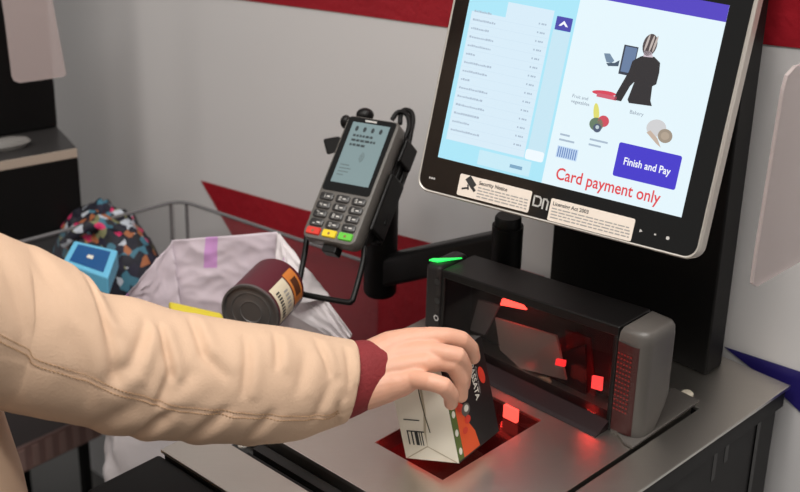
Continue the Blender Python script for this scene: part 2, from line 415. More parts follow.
rect(.006, .0235, .109, .195, pale, 2); rect(.006, .177, .050, .195, cyan, 3)
rect(.112, .030, .134, .174, em('scroll', 196, 228, 242), 2)
rect(.052, .003, .120, .0205, em('total', 196, 232, 245), 2, .001)
rect(.110, .0225, .1335, .0345, em('scroll_end', 236, 246, 252), 3, .003)
rect(.1135, .1745, .1335, .190, em('arrow_box', 64, 62, 168), 3, .001)
ply([(.1175,.1795), (.1235,.1860), (.1295,.1795), (.1265,.1795), (.1235,.1822), (.1205,.1795)], em('white', 245, 248, 255), 4)
random.seed(4); tx = em('dash', 168, 186, 204)
for k in range(15):
    y = .1755-.0101*k; x = .0095; xe = x+random.choice((.012,.022,.028,.032,.036,.030))
    while x < xe: ww = random.uniform(.0012,.0030); hh = random.choice((0,.0006)); rect(x, y+.0009, x+ww, y+.0027+hh, tx, 4); x += ww+.0006
    for q in (.093,.0965,.0985,.101): rect(q, y+.0010, q+.0018, y+.0030, tx, 4)
    rect(.006, y-.0032, .109, y-.0029, em('rule', 200, 222, 238), 3)
rect(.094, .0085, .110, .0125, em('tot_dash', 120, 165, 195), 4)
# live picture of a shopper in black
rect(.2005, .140, .2175, .173, em('mini_edge', 40, 48, 66), 3); rect(.2025, .143, .2165, .1715, em('mini_screen', 98, 122, 158), 4)
blk = em('jacket', 28, 24, 30)
ply([(.2025,.1105), (.203,.117), (.2125,.145), (.214,.157), (.222,.1635), (.2275,.166), (.238,.166), (.246,.161), (.2475,.150), (.247,.137), (.243,.134), (.2445,.118), (.2475,.1125), (.2205,.1105), (.218,.114), (.2215,.135), (.2175,.129), (.211,.1105)], blk, 5)
ply([(.2255,.164), (.2245,.171), (.234,.171), (.2365,.165)], em('neck', 205, 190, 200), 6)
ell(.2300, .178, .0082, .0125, em('hair', 72, 60, 62), 6, -.1)
for dx, c in ((-.004, 'hair_b'), (.0015, 'hair_c'), (.0055, 'hair_d')): ell(.2305+dx, .180, .0013, .0095, em(c, 190, 178, 172), 7, -.15)
ply([(.179,.159), (.186,.160), (.193,.153), (.190,.150), (.184,.150), (.181,.155)], em('mini_term', 110, 135, 160), 5)
ply([(.184,.149), (.194,.151), (.199,.155), (.199,.148), (.187,.146)], em('mini_arm', 60, 80, 100), 6)
ell(.189, .1155, .0145, .0028, em('basket', 214, 60, 84), 4, .08); rect(.181, .110, .205, .1145, em('basket2', 206, 90, 110), 5)
# tiles
mb.text('Fruit and', lambda a,b: S3(a,b,-.001), .152, .1035, .0055, em('label', 130, 142, 160)); mb.text('vegetables', lambda a,b: S3(a,b,-.001), .152, .0975, .0055, em('label', 130, 142, 160))
mb.text('Bakery', lambda a,b: S3(a,b,-.001), .2235, .0995, .006, em('label', 130, 142, 160))
for x, y, w in ((.1475,.0585,.012), (.1475,.0525,.019), (.184,.0605,.022), (.184,.0545,.015)): rect(x, y, x+w, y+.0022, tx, 4)
ell(.185, .092, .0035, .011, em('banana', 222, 218, 110), 4, .25); ell(.188, .0795, .0085, .0075, em('kiwi', 96, 120, 96), 5)
ell(.1955, .0845, .0068, .0065, em('apple', 205, 70, 88), 5); ell(.190, .0755, .0050, .0050, em('plum', 70, 84, 110), 6); ell(.190, .0765, .0022, .0022, em('plum2', 190, 205, 210), 7)
ell(.258, .090, .0115, .0095, em('loaf', 206, 206, 208), 4, .2); ell(.270, .0835, .0085, .0078, em('seed_bun', 156, 142, 126), 5); ell(.270, .0835, .0050, .0045, em('seed_bun2', 176, 160, 142), 6)
ply([(.248,.083), (.262,.073), (.268,.070), (.262,.079), (.252,.086)], em('baguette', 196, 176, 160), 5)
rect(.1475, .033, .1735, .0465, em('bar_bg', 190, 214, 240), 3)
for k in range(9): rect(.149+.0027*k, .034, .1503+.0027*k, .0455, em('bars', 96, 130, 190), 4)
rect(.2195, .0275, .2945, .0660, em('button_violet', 58, 44, 200), 3, .0025)
mb.text('Finish and Pay', lambda a,b: S3(a,b,-.0012), .2570, .0425, .0118, em('white', 245, 248, 255), 'CENTER', .84, .016)
mb.text('Card payment only', lambda a,b: S3(a,b,-.0012), .1525, .0085, .0195, em('card_red', 222, 62, 70), 'LEFT', .845, .014)
mb.build('screen', mo, recalc=False)
# printed notices and marks under the screen
paper = mat('notice_paper', sr(238, 226, 214), .6); ink = mat('notice_ink', (.03,.03,.03), .6); inkg = mat('notice_small_print', (.38,.36,.34), .6)
def notice(x0, y0, x1, y1, title, tx0, dash0):
    global mb
    mb = MB(); p = rrect(x0, y0, x1, y1, .002, 4)
    mb.prism([S3(a,b,-.0001) for a,b in p], [S3(a,b,-.0006) for a,b in p], paper)
    mb.text(title, lambda a,b: S3(a,b,-.0008), tx0, y1-.0075, .0062, ink, 'LEFT', .95, .02)
    for k in range(4):
        yy = y1-.0105-.0035*k
        x = dash0
        while x < x1-.004:
            w = random.uniform(.003, .010); mb.poly([S3(a,b,-.0008) for a,b in ((x,yy),(min(x+w,x1-.003),yy),(min(x+w,x1-.003),yy-.0014),(x,yy-.0014))], inkg); x += w+.0014
        if k == 3: pass
random.seed(8)
notice(.034, -.0378, .1285, -.0122, 'Security Notice', .060, .060)
def q2(cx, cy, w, h, r, m): mb.poly([S3(cx+a*math.cos(r)-b*math.sin(r), cy+a*math.sin(r)+b*math.cos(r), -.0009) for a,b in ((-w,-h),(w,-h),(w,h),(-w,h))], m)
q2(.0495, -.0195, .0068, .0042, -.75, ink); q2(.0545, -.0270, .003, .0018, -.75, ink); q2(.0435, -.0280, .0045, .0010, .35, ink); q2(.0470, -.0260, .0010, .003, .3, ink)
mb.build('notice_sticker', mo, recalc=False)['label'] = 'white security notice sticker with camera symbol'
notice(.1535, -.0402, .2575, -.0142, 'Licensing Act 2003', .1565, .1565)
mb.build('notice_sticker', mo, recalc=False)['label'] = 'white licensing act notice sticker'
mb = MB(); lg = mat('logo_grey', (.55,.54,.52), .4)
def stroke(pts, w=.0021):
    for (ax, ay), (bx_, by_) in zip(pts, pts[1:]):
        d = Vector((bx_-ax, by_-ay)); d.normalize(); n = Vector((-d.y, d.x))*w/2; e = d*w/2
        mb.poly([S3(p.x, p.y, -.0005) for p in (Vector((ax,ay))-e+n, Vector((bx_,by_))+e+n, Vector((bx_,by_))+e-n, Vector((ax,ay))-e-n)], lg)
stroke([(.1325,-.0165), (.1325,-.0275), (.139,-.0275), (.1415,-.0250), (.1415,-.0190), (.139,-.0165), (.1325,-.0165)])
stroke([(.1445,-.0285), (.1445,-.0175), (.148,-.0175), (.1502,-.0200), (.1502,-.0285)])
mb.build('maker_logo', mo, recalc=False)
mb = MB()
for k, x in enumerate((.2665, .2835, .2985)):
    if k == 0: pts = [(x-.0015,-.0275), (x+.002,-.0255), (x-.0015,-.0235)]
    elif k == 1: pts = [(x-.0012,-.0265), (x+.0012,-.0265), (x+.0012,-.0245), (x-.0012,-.0245)]
    else: pts = [(x+.0022*math.cos(t), -.026+.0022*math.sin(t)) for t in [math.pi*j/4 for j in range(8)]]
    mb.poly([S3(a,b,-.0005) for a,b in pts], lg); mb.build('bezel_icon', mo, recalc=False); mb = MB()
for k in range(3): mb.poly([S3(a,b,-.0005) for a,b in ((-.006+.003*k,-.0275), (-.004+.003*k,-.0275), (-.004+.003*k,-.025), (-.006+.003*k,-.025))], lg)
mb.build('bezel_marks', mo, recalc=False)

# ================================================================== CARD TERMINAL
TO = Vector((-.1331, 1.8576, .993))
TX = (U*-.968+V*.24+Zv*.07).normalized(); TY = (U*.222+V*.697+Zv*.682); TY = (TY-TX*TY.dot(TX)).normalized(); TZ = TX.cross(TY)
def T3(a, b, c): return TO+TX*a+TY*b+TZ*c
ct = thing('card_terminal', 'grey handheld card payment terminal with lit display and coloured keys', 'card reader', T3(.04, .09, -.04))
tm = mat('terminal_taupe', (.125, .115, .105), .38, bump=.1, bscale=900)
def slab(pts_levels, m, name, parent, bevel=0):
    mb = MB(); mb.rings([[T3(a,b,c) for a,b in pts] for pts, c in pts_levels], m); return mb.build(name, parent, sharp=30)
slab([(rrect(.004,.004,.079,.183,.010), -.030), (rrect(0,0,.083,.187,.011), -.020), (rrect(0,0,.083,.187,.011), -.004), (rrect(.0015,.0015,.0815,.1855,.010), -.0008), (rrect(.004,.004,.079,.183,.008), 0)], tm, 'casing', ct)
slab([(rrect(.006,.02,.077,.186,.010), -.052), (rrect(.002,.012,.081,.186,.010), -.0305)], DGREY, 'back_casing', ct)
slab([(rrect(.004,.072,.078,.184,.004), .0001), (rrect(.004,.072,.078,.184,.004), .0008)], BLKG, 'bezel', ct)
mb = MB()
mb.poly([T3(a,b,.0012) for a,b in ((.013,.085), (.072,.085), (.0705,.1765), (.0125,.1765))], glow('terminal_lcd', sr(146,170,172), .72))
dk = mat('lcd_ink', (.02,.03,.035), .5)
for k in range(4): mb.poly([T3(.022+.0125*k+.0026*math.cos(t), .167+.0042*math.sin(t), .0015) for t in [math.pi*j/4 for j in range(8)]], dk)
for y, w in ((.155,.028), (.148,.036), (.141,.022)):
    x = .020
    while x < .020+w: ww = random.uniform(.003,.007); mb.poly([T3(a,b,.0015) for a,b in ((x,y),(x+ww,y),(x+ww,y+.0034),(x,y+.0034))], dk); x += ww+.0014
dk2 = mat('lcd_ink_pale', (.10,.14,.15), .5)
for y, w in ((.111,.014), (.106,.018), (.101,.016), (.096,.010)): mb.poly([T3(a,b,.0015) for a,b in ((.018,y),(.018+w,y),(.018+w,y+.0015),(.018,y+.0015))], dk2)
for r in (.003, .0055, .008):      # contactless waves
    for k in range(6):
        t0 = -1+k/3; t1 = t0+1/3; mb.poly([T3(.040+q*math.cos(t), .126+q*math.sin(t), .0015) for q, t in ((r,t0),(r,t1),(r+.0012,t1),(r+.0012,t0))], dk2)
mb.poly([T3(a,b,.0012) for a,b in ((.030,.1790),(.048,.1790),(.048,.1815),(.030,.1815))], lg)
mb.build('display', ct, recalc=False)
kd = mat('key_dark', (.035,.033,.033), .35); kp = mat('key_print', (.62,.60,.57), .4)
kc = [mat('key_red', sr(205,52,40), .4, emit=sr(205,52,40), es=.15), mat('key_yellow', sr(226,196,40), .4, emit=sr(226,196,40), es=.15), mat('key_green', sr(96,190,60), .4, emit=sr(96,190,60), es=.15)]
SEG = {'1':'bc','2':'abged','3':'abgcd','4':'fgbc','5':'afgcd','6':'afgedc','7':'abc','8':'abcdefg','9':'abcdfg','0':'abcdef','.':'d','#':'g'}
for r in range(5):
    for c in range(3):
        x, y = .0165+.0250*c, .0625-.0130*r
        mb = MB(); pts0 = rrect(x-.0102, y-.0054, x+.0102, y+.0054, .003, 3); pts1 = rrect(x-.0088, y-.0042, x+.0088, y+.0042, .0026, 3)
        if r == 4: 
            y = .0108; pts0 = rrect(x-.0105, y-.0050, x+.0105, y+.0055, .002, 3); pts1 = rrect(x-.0098, y-.0042, x+.0098, y+.0047, .002, 3)
        mb.rings([[T3(a,b,h) for a,b in p] for p, h in ((pts0,-.0005), (pts0,.0018), (pts1,.0030))], kc[c] if r == 4 else kd)
        if r < 4:
            ch = ['123','456','789','.0#'][r][c]
            s = {'a':(0,.0022,.0016,.0003),'d':(0,-.0022,.0016,.0003),'g':(0,0,.0016,.0003),'b':(.0014,.0011,.0003,.0012),'c':(.0014,-.0011,.0003,.0012),'f':(-.0014,.0011,.0003,.0012),'e':(-.0014,-.0011,.0003,.0012)}
            for g in SEG[ch]:
                dx, dy, w, h = s[g]; cx, cy = x-.003+dx, y+dy
                mb.poly([T3(a,b,.0033) for a,b in ((cx-w,cy-h-.0002),(cx+w,cy-h-.0002),(cx+w,cy+h+.0002),(cx-w,cy+h+.0002))], kp)
            mb.poly([T3(a,b,.0033) for a,b in ((x+.001,y-.0012),(x+.006,y-.0012),(x+.006,y+.0006),(x+.001,y+.0006))], kp)
        else:
            mb.poly([T3(x+.002*math.cos(t), y+.002*math.sin(t), .0033) for t in [math.pi*j/4 for j in range(8)]], mat('key_mark', (.25,.12,.05), .5))
        kk = mb.build('key', ct, recalc=False)
        if r == 4: kk['label'] = ('red cancel key', 'yellow clear key', 'green enter key')[c]
mb = MB(); mb.box(T3, (.030,-.010,-.030), (.052,.004,-.012), BLK); mb.build('cable_socket', ct, bevel=.002)

# bracket that carries it: loop, cradle, pole, arm, post
ar = thing('terminal_arm', 'black metal swing arm with pole and wire loop holding the card terminal', 'mounting arm', W(1.14, 1.42, .9))
mb = MB()
lp = [T3(*p) for p in ((.014,.02,-.036), (.012,-.004,-.036), (.010,-.045,-.036), (.0115,-.0500,-.036), (.016,-.0535,-.036), (.075,-.0520,-.036), (.080,-.0495,-.036), (.0815,-.0440,-.036), (.076,0,-.036), (.074,.02,-.036))]
def smooth(p, n=6):
    o = []
    for k in range(len(p)-1):
        a, b, c, d = p[max(k-1,0)], p[k], p[k+1], p[min(k+2,len(p)-1)]
        for j in range(n): f = j/n; o.append(.5*((2*b)+(c-a)*f+(2*a-5*b+4*c-d)*f*f+(3*b-a-3*c+d)*f**3))
    return o+[p[-1]]
def fromface(x, y, c): return onpl(x, y, T3(0,0,c), TZ)
lp = [fromface(x, y, -.036) for x, y in ((307,235), (305,252), (299,283), (298,290), (302,294), (345,302), (351,301), (354,296), (363,262), (364,245))]
mb.tube(smooth(lp), .0040, BLK, n=10); mb.build('wire_loop', ar)
mb = MB()
mb.box(T3, (-.002,.03,-.066), (.085,.15,-.053), BLK)
mb.box(T3, (.0835,.035,-.06), (.0895,.12,-.018), BLK); mb.box(T3, (.0835,.14,-.06), (.0895,.175,-.022), BLK)
mb.build('cradle', ar, bevel=.003)
mb = MB()
ea = [(323,139), (340,136), (344,150), (327,155)]; mb.hexa([fromface(x,y,-.046) for x,y in ea]+[fromface(x,y,-.024) for x,y in ea], BLK); mb.build('clamp_ear', ar, bevel=.003)
mb = MB(); mb.sphere(fromface(365,115,-.020), .0125, BLK, (1,.8,.8)); mb.sphere(fromface(346,122,-.018), .010, BLK, (.8,.8,1)); mb.build('clamp_knob', ar)
PV = 1.40
pt = onv(385, 150, PV); pb = onv(380, 290, PV); pt = Vector((pb.x, pb.y, 1.075)); 
mb = MB(); r_ = .0235
mb.tube([pb-Zv*.004, pb-Zv*.001, pb+Zv*.002, pb+Zv*.05, pt-Zv*.01, pt], [r_*.9, r_*.98, r_, r_, r_, r_*.9], BLKM, n=28); mb.build('pole', ar)
mb = MB(); mb.tube([pb+Zv*.145, T3(.045,.09,-.062)], .016, BLK, n=16); mb.sphere(pb+Zv*.13+V*-.02, .013, BLK); mb.build('tilt_joint', ar)
po = onv(506, 258, 1.42); po = Vector((po.x, po.y, 0))
mb = MB()
mb.tube([po+Zv*.9, po+Zv*.978, po+Zv*.979, po+Zv*1.038], [.012, .012, .0205, .0205], BLKM, n=28)
mb.tube([po+Zv*1.0382, po+Zv*1.049, po+Zv*1.052], [.0175, .0175, .0155], BLK, n=28)
mb.build('post', ar)
mb = MB()
a0 = onv(380, 271, PV); a1 = onv(506, 244, 1.42); 
a0 = Vector((pb.x, pb.y, a0.z)); a1 = Vector((po.x, po.y, a1.z))
d = (a1-a0).normalized(); sd = d.cross(Zv).normalized(); rings = []
for k in range(9):
    f = k/8; p = a0.lerp(a1, f); hh = .0250-.002*f; ww = .016
    q = rrect(-ww, -hh, ww, hh, .009, 4); rings.append([p+sd*x+Zv*y for x, y in q])
mb.rings(rings, BLK); mb.build('swing_arm', ar)
# cable looped over the terminal's top
mb = MB()
cp = [T3(*p) for p in ((.070,.178,-.052),)]
cb = [fromface(x, y, -.045) for x, y in ((400,124), (401,114), (405,110), (411,112), (413,120), (411,132), (408,146), (403,160), (396,178), (390,200), (384,225))]
mb.tube(smooth(cb), .0036, BLKM, n=10); cab = mb.build('cable', ct)
mb = MB(); cb = [fromface(x, y, -.040) for x, y in ((392,120), (397,113), (403,112), (408,117), (409,128), (404,140))]
mb.tube(smooth(cb), .0034, BLKM, n=10); mb.build('cable', ct)

# ================================================================== CARTON UNDER THE SCANNER
def uvz(a): return (U*a[0]+V*a[1]+Zv*a[2]).normalized()
BX = uvz((-.945,.165,.281)); BY = uvz((.161,.986,-.036)); BY = (BY-BX*BY.dot(BX)).normalized(); BZ = BX.cross(BY)
BO = Vector((.0128, 1.4729, .9035)); bw, bd, bh = .073, .086, .118
def B3(a, b, c): return BO+BX*a+BY*b+BZ*c
cn = thing('food_carton', 'black and white passata carton held in the hand over the scanner glass', 'carton', B3(bw/2, bd/2, 0))
card = mat('cream_card', sr(246, 240, 224), .5, bump=.08, bscale=80); cblk = mat('carton_black', (.012,.010,.010), .3)
mb = MB()
mb.hexa([B3(0,0,0), B3(bw,0,0), B3(bw,bd,0), B3(0,bd,0), B3(0,0,bh), B3(bw,0,bh), B3(bw,bd,bh), B3(0,bd,bh)], card)
mb.bm.faces.ensure_lookup_table()
for f in mb.bm.faces:
    c = f.calc_center_median()-BO
    if c.dot(BX) > bw*.95 or c.dot(BZ) > bh*.95: f.material_index = mb.mi(cblk)
# white face print and folds
def WF(a, b, off=.0004): return B3(a, -off, b)
def wq(pts, m, off=.0004): mb.poly([WF(a,b,off) for a,b in pts], m)
inkc = mat('carton_ink', (.03,.03,.03), .5); fold = mat('card_crease', sr(196, 184, 160), .6); dot = mat('carton_olive', sr(92,110,40), .5)
wq([(.008,.048),(.030,.048),(.030,.0492),(.008,.0492)], inkc)
for x0, x1 in ((.009,.0108), (.0145,.0165), (.0195,.0240), (.0255,.0268), (.0285,.0300)):
    wq([(x0,.018),(x1,.018),(x1,.034),(x0,.034)], inkc)
wq([(.009,.034),(.033,.034),(.033,.0355),(.009,.0355)], inkc)
flap = MB()
for pts in ([(.034,.015), (.036,.034), (.0415,.062), (.043,.110), (.0405,.110), (.0385,.062), (.033,.036)], [(.002,.001), (.034,.018), (.0345,.0168), (.003,.0003)], [(.0345,.0175), (.071,.001), (.070,.0003), (.034,.0165)]):
    wq(pts, fold)
mb.poly([WF(a,b,.0008) for a,b in ((.043,.112),(.0395,.112),(.0385,.080),(.0400,.055),(.0425,.035),(.0412,.035),(.0385,.055),(.0370,.080),(.0380,.112))], mat('crease_dark', sr(90,84,66), .6))
# front (black) face artwork, reads down the face
def FF(y, z, off=.0004): return B3(bw+off, y, z)
def fq(pts, m, off=.0004): mb.poly([FF(a,b,off) for a,b in pts], m)
def fe(cy, cz, ry, rz, m, off, rot=0): mb.poly([FF(cy+ry*math.cos(t)*math.cos(rot)-rz*math.sin(t)*math.sin(rot), cz+ry*math.cos(t)*math.sin(rot)+rz*math.sin(t)*math.cos(rot), off) for t in [2*math.pi*k/18 for k in range(18)]], m)
org = mat('carton_orange', sr(226, 84, 34), .4); cgrn = mat('carton_green', sr(86, 104, 44), .4); cwh = mat('carton_white', sr(226,222,210), .4); cred = mat('carton_red', sr(214, 58, 40), .4)
fq([(.0,.002),(.011,.002),(.011,.080),(.0,.086)], cgrn)
fq([(.011,.002),(.044,.002),(.040,.022),(.026,.044),(.018,.080),(.011,.088)], org, .0005)
for y, z in ((.006,.012), (.0055,.034), (.006,.056)): fe(y, z, .0032, .0042, cwh, .0007)
for y, z, r in ((.020,.058,.006), (.016,.072,.005), (.030,.040,.006), (.022,.030,.005)): fe(y, z, r, r*.8, cred, .0008)
fe(.030, .052, .0085, .0075, mat('carton_spoon', sr(120,112,104), .3, .5), .0009); fe(.031, .053, .0045, .004, cwh, .0011)
fe(.072, .076, .0058, .0110, cred, .0007, .25)
for t in (): pass
mb.text('PASSATA', lambda a,b: FF(.0525+b, .096-a, .0010), 0, 0, .0112, cwh, 'LEFT', .95, .02)
mb.text('Creamy tomato', lambda a,b: FF(.0615+b, .090-a, .0010), 0, 0, .0050, mat('carton_pale_grey', (.4,.38,.36), .5))
fe(.068, .107, .0105, .0095, mat('carton_brown', sr(92,62,40), .4), .0006)
ringp = [FF(.068+r*math.cos(t), .106+r*math.sin(t), .0009) for r in (.0075, .0060) for t in [2*math.pi*j/20 for j in range(20)]]
for j in range(20): mb.poly([ringp[j], ringp[(j+1)%20], ringp[20+(j+1)%20], ringp[20+j]], mat('emblem_ring', sr(206,196,150), .4))
mb.build('box', cn, recalc=False)
fo = None

# ================================================================== THE SHOPPER
skin = mat('skin', sr(218, 164, 138), .48, bump=.15, bscale=260, var=.07, vscale=25, sub=.12)
coat = mat('beige_cotton', sr(209, 176, 149), .78, bump=.25, bscale=420, var=.05, vscale=8)
rib = mat('maroon_cuff_knit', sr(128, 36, 40), .8, bump=.5, bscale=300, var=.1, vscale=60)
Rsh = at(-180, 70, 1.27)                      # right shoulder
tors = Rsh + U*.19 - V*.02
pe = thing('person', 'person in beige coat with maroon cuffs reaching out to hold a carton over the scanner', 'person', Vector((tors.x, tors.y, 0)))
A = at
chains = []
wr = [A(366,362,1.685), A(368,376,1.68), A(366,390,1.675)]
mc = dict(i=(A(430,338,1.690), .0125), m=(A(432,352,1.676), .0118), r=(A(426,363,1.668), .0115), p=(A(414,379,1.660), .0106))
# forearm up into the sleeve
chains += [[(A(250,368,1.63), .034), (A(330,370,1.665), .027), (A(362,368,1.682), .0235)], [(A(330,378,1.665), .027), (A(366,382,1.68), .0215)]]
chains += [[(wr[0], .022), (A(392,349,1.69), .0205), (A(412,342,1.692), .0165), mc['i']],
           [(wr[1], .021), (A(400,356,1.682), .0165), mc['m']],
           [(wr[1], .021), (A(398,368,1.675), .0165), mc['r']],
           [(wr[2], .022), (A(390,384,1.672), .0190), (A(404,382,1.666), .0150), mc['p']]]
chains += [[mc['i'], (A(448,337,1.692), .0106), (A(461,340,1.697), .0104), (A(470,348,1.712), .0096), (A(473,357,1.722), .0086)],
           [mc['m'], (A(446,354,1.670), .0106), (A(458,356,1.670), .0103), (A(464,368,1.686), .0094), (A(463,385,1.700), .0082)],
           [mc['r'], (A(441,362,1.672), .0102), (A(453,364,1.672), .0100), (A(461,380,1.684), .0088), (A(461,396,1.696), .0078)],
           [mc['p'], (A(431,382,1.646), .0098), (A(444,386,1.644), .0097), (A(451,395,1.655), .0088), (A(451,403,1.666), .0078)]]
chains += [[(A(378,358,1.70), .018), (A(392,350,1.725), .0145), (A(402,352,1.752), .0120), (A(404,362,1.775), .0100), (A(405,374,1.788), .0090)]]
hv, hf = blob(chains, .0015, 5)
# rest of the body (mostly out of the frame)
Lsh = tors + U*.19 + V*-.02
pel = Vector((tors.x, tors.y, .95)); nk = Vector((tors.x, tors.y, Rsh.z+.04))
el = A(-20, 345, 1.50)
hip_r = pel-U*.09; hip_l = pel+U*.09
headc = nk+Zv*.16+V*.03
b2 = [[(pel, .13), (Vector((tors.x,tors.y,1.15)), .115), (Vector((tors.x,tors.y,Rsh.z-.08)), .125)],
      [(Rsh+U*.03-Zv*.02, .055), (Lsh-U*.03-Zv*.02, .055)],
      [(nk-Zv*.06, .06), (nk+Zv*.06, .052)], [(headc-Zv*.035, .070), (headc+Zv*.035, .085)], [(headc+V*.038-Zv*.075, .040), (headc+V*.022, .07)],
      [(headc+V*.080-Zv*.008, .009), (headc+V*.093-Zv*.034, .012)], [(headc+U*.082-Zv*.02, .014), (headc+U*.085+Zv*.01, .016)], [(headc-U*.082-Zv*.02, .014), (headc-U*.085+Zv*.01, .016)],
      [(Rsh+U*.06-Zv*.04, .055), (A(-190,168,1.30), .046), (A(-60,302,1.45), .042), (A(100,358,1.553), .040), (A(250,368,1.63), .034)],
      [(Lsh, .052), (Lsh-Zv*.28-V*.02, .042), (Lsh-Zv*.52+V*.06, .027), (Lsh-Zv*.60+V*.08, .024)],
      [(hip_r, .085), (hip_r-Zv*.45, .058), (hip_r-Zv*.85, .04)], [(hip_l, .085), (hip_l-Zv*.45, .058), (hip_l-Zv*.85, .04)]]
for s_, k in ((Lsh-Zv*.60+V*.08, 1),):
    for j in range(4): b2.append([(s_-Zv*.04+V*(.012*j-.018), .013), (s_-Zv*.10+V*(.014*j-.021), .009), (s_-Zv*.145+V*(.012*j-.008), .0075)])
    b2.append([(s_-Zv*.02+V*.02, .013), (s_-Zv*.07+V*.045, .010), (s_-Zv*.10+V*.045, .008)])
bv, bf = blob(b2, .008, 4)
mb = MB(); add_raw(mb, hv, hf, skin); add_raw(mb, bv, bf, skin); mb.build('body', pe, recalc=False)
mb = MB(); hh_, hf_ = blob([[(headc+Zv*.05-V*.02, .088), (headc-V*.035, .082), (headc-V*.05-Zv*.10, .06)], [(headc+Zv*.06-V*.02, .088), (headc+V*.025+Zv*.072, .068)]], .006, 4)
add_raw(mb, hh_, hf_, mat('brown_hair', (.05,.028,.016), .55, bump=.6, bscale=120)); mb.build('hair', pe, recalc=False)
mb = MB()
for s in (-1, 1):
    mb = MB(); mb.sphere(headc+V*.079+U*(.028*s)+Zv*.005, .009, mat('eye_dark', (.03,.02,.02), .2), seg=12); mb.build('eye', pe)
mb = MB()
for h in (hip_r, hip_l):
    mb.tube([h+Zv*.02, h-Zv*.2, h-Zv*.45, h-Zv*.87], [.105, .098, .08, .065], mat('dark_trousers', (.02,.022,.03), .8), n=28)
mb.build('trousers', pe)
mb = MB()
for h in (hip_r, hip_l):
    f0 = Vector((h.x, h.y, 0))
    vs_, fs_ = blob([[(f0-V*.05+Zv*.045, .042), (f0+V*.08+Zv*.036, .036), (f0+V*.16+Zv*.032, .03)], [(f0-V*.03+Zv*.05, .043), (f0-V*.02+Zv*.11, .042)]], .006, 3)
    add_raw(mb, vs_, fs_, mat('shoe_leather', (.02,.018,.016), .4))
mb.build('shoes', pe, recalc=False)
# coat: torso
mb = MB()
NA = 64
rings = []
for z, a, b in ((.62,.300,.26), (.80,.285,.25), (.95,.268,.235), (1.06,.245,.215), (1.14,.212,.17), (1.22,.205,.16), (1.32,.205,.15), (Rsh.z-.02,.20,.12), (Rsh.z+.03,.15,.09), (Rsh.z+.055,.085,.075), (Rsh.z+.085,.08,.075)):
    c = Vector((tors.x, tors.y, z)); row = []
    for j in range(NA):
        t = 2*math.pi*j/NA; w = 1+.03*math.sin(7*t+z*3)*(1.4-z)
        row.append(c+U*(a*w*math.cos(t))+V*(b*w*math.sin(t)))
    rings.append(row)
mb.rings(rings, coat, False, False)
mb.tube([Rsh+U*.10-Zv*.03, Rsh+U*.05-Zv*.03, Rsh-Zv*.02, A(-190,166,1.302), A(-165,190,1.335)], [.085, .088, .080, .068, .063], coat, n=40)
mb.tube([Lsh-U*.08-Zv*.03, Lsh-Zv*.03, Lsh-Zv*.28-V*.02, Lsh-Zv*.50+V*.05], [.088, .080, .064, .050], coat, n=40)
mb.build('coat', pe, recalc=False, solid=.003)
# coat sleeve: stations (top px, bottom px, distance)
ST = [(-190, (-165,95), (-215,240), 1.30), (-120, (-105,168), (-142,340), 1.385), (-60, (-50,212), (-72,392), 1.45), (0, (6,236), (-8,408), 1.50), (40, (42,251), (35,418), 1.52), (75, (76,268), (73,425), 1.54), (100, (97,291), (100,431), 1.553), (130, (132,297), (128,436), 1.572),
      (170, (171,309), (165,440), 1.59), (215, (216,318), (212,443), 1.61), (260, (260,324), (255,444), 1.63), (300, (302,330), (292,441), 1.65), (330, (333,336), (318,432), 1.665), (350, (353,340), (340,424), 1.675)]
def lerpst(x):
    for a, b in zip(ST, ST[1:]):
        if a[0] <= x <= b[0]:
            i = ST.index(a); pa = ST[max(i-1,0)]; pb_ = ST[min(i+2,len(ST)-1)]; w = b[0]-a[0]; f = (x-a[0])/w
            def L(g):
                y0, y1 = g(a), g(b); m0 = (y1-g(pa))/(b[0]-pa[0])*w; m1 = (g(pb_)-y0)/(pb_[0]-a[0])*w
                return (2*f**3-3*f*f+1)*y0+(f**3-2*f*f+f)*m0+(3*f*f-2*f**3)*y1+(f**3-f*f)*m1
            return (L(lambda q:q[1][0]), L(lambda q:q[1][1])), (L(lambda q:q[2][0]), L(lambda q:q[2][1])), L(lambda q:q[3])
    return ST[-1][1:]
def section(x, n, shrink=1.):
    (tx_, ty), (bx_, by), d = lerpst(x)
    T_ = A(tx_, ty, d); B_ = A(bx_, by, d); c = (T_+B_)/2; e1 = (T_-c)*shrink
    (t2, y2), (b2_, y3), d2 = lerpst(min(x+8, 350)) ; (t1, y1), (b1, y0), d1 = lerpst(max(x-8, -190))
    tan = ((A(t2,y2,d2)+A(b2_,y3,d2))-(A(t1,y1,d1)+A(b1,y0,d1))).normalized()
    e2 = tan.cross(e1).normalized()*e1.length*.86
    return c, e1, e2
# folds: (x0, t0) -> (x1, t1), width px, depth m; t = 0 top .. 1 bottom of the side that faces the camera
FO = [(76,.04,86,.30,5,-.0050), (86,.30,95,.62,6,-.0045), (127,.18,104,.52,6,-.0050), (104,.52,86,.66,7,-.003), (146,.18,155,.48,5,-.0050), (155,.48,142,.72,6,-.0045), (184,.06,190,.28,5,-.0045), (190,.28,208,.42,6,-.0035),
      (176,.45,150,.70,7,-.003), (160,.74,132,.97,6,-.0050), (212,.70,186,.96,6,-.0045), (234,.14,228,.55,5,-.0040), (258,.70,238,.96,6,-.0035), (266,.08,261,.32,4,-.0040), (290,.20,282,.50,6,-.003), (306,.08,314,.34,4,-.0035),
      (314,.45,304,.75,6,-.003), (336,.10,340,.45,4,-.003), (330,.65,338,.92,4,-.003), (22,.06,50,.34,7,-.0030), (52,.45,70,.80,8,-.0025), (-40,.2,-14,.5,9,-.003), (110,.8,88,.97,7,-.0035)]
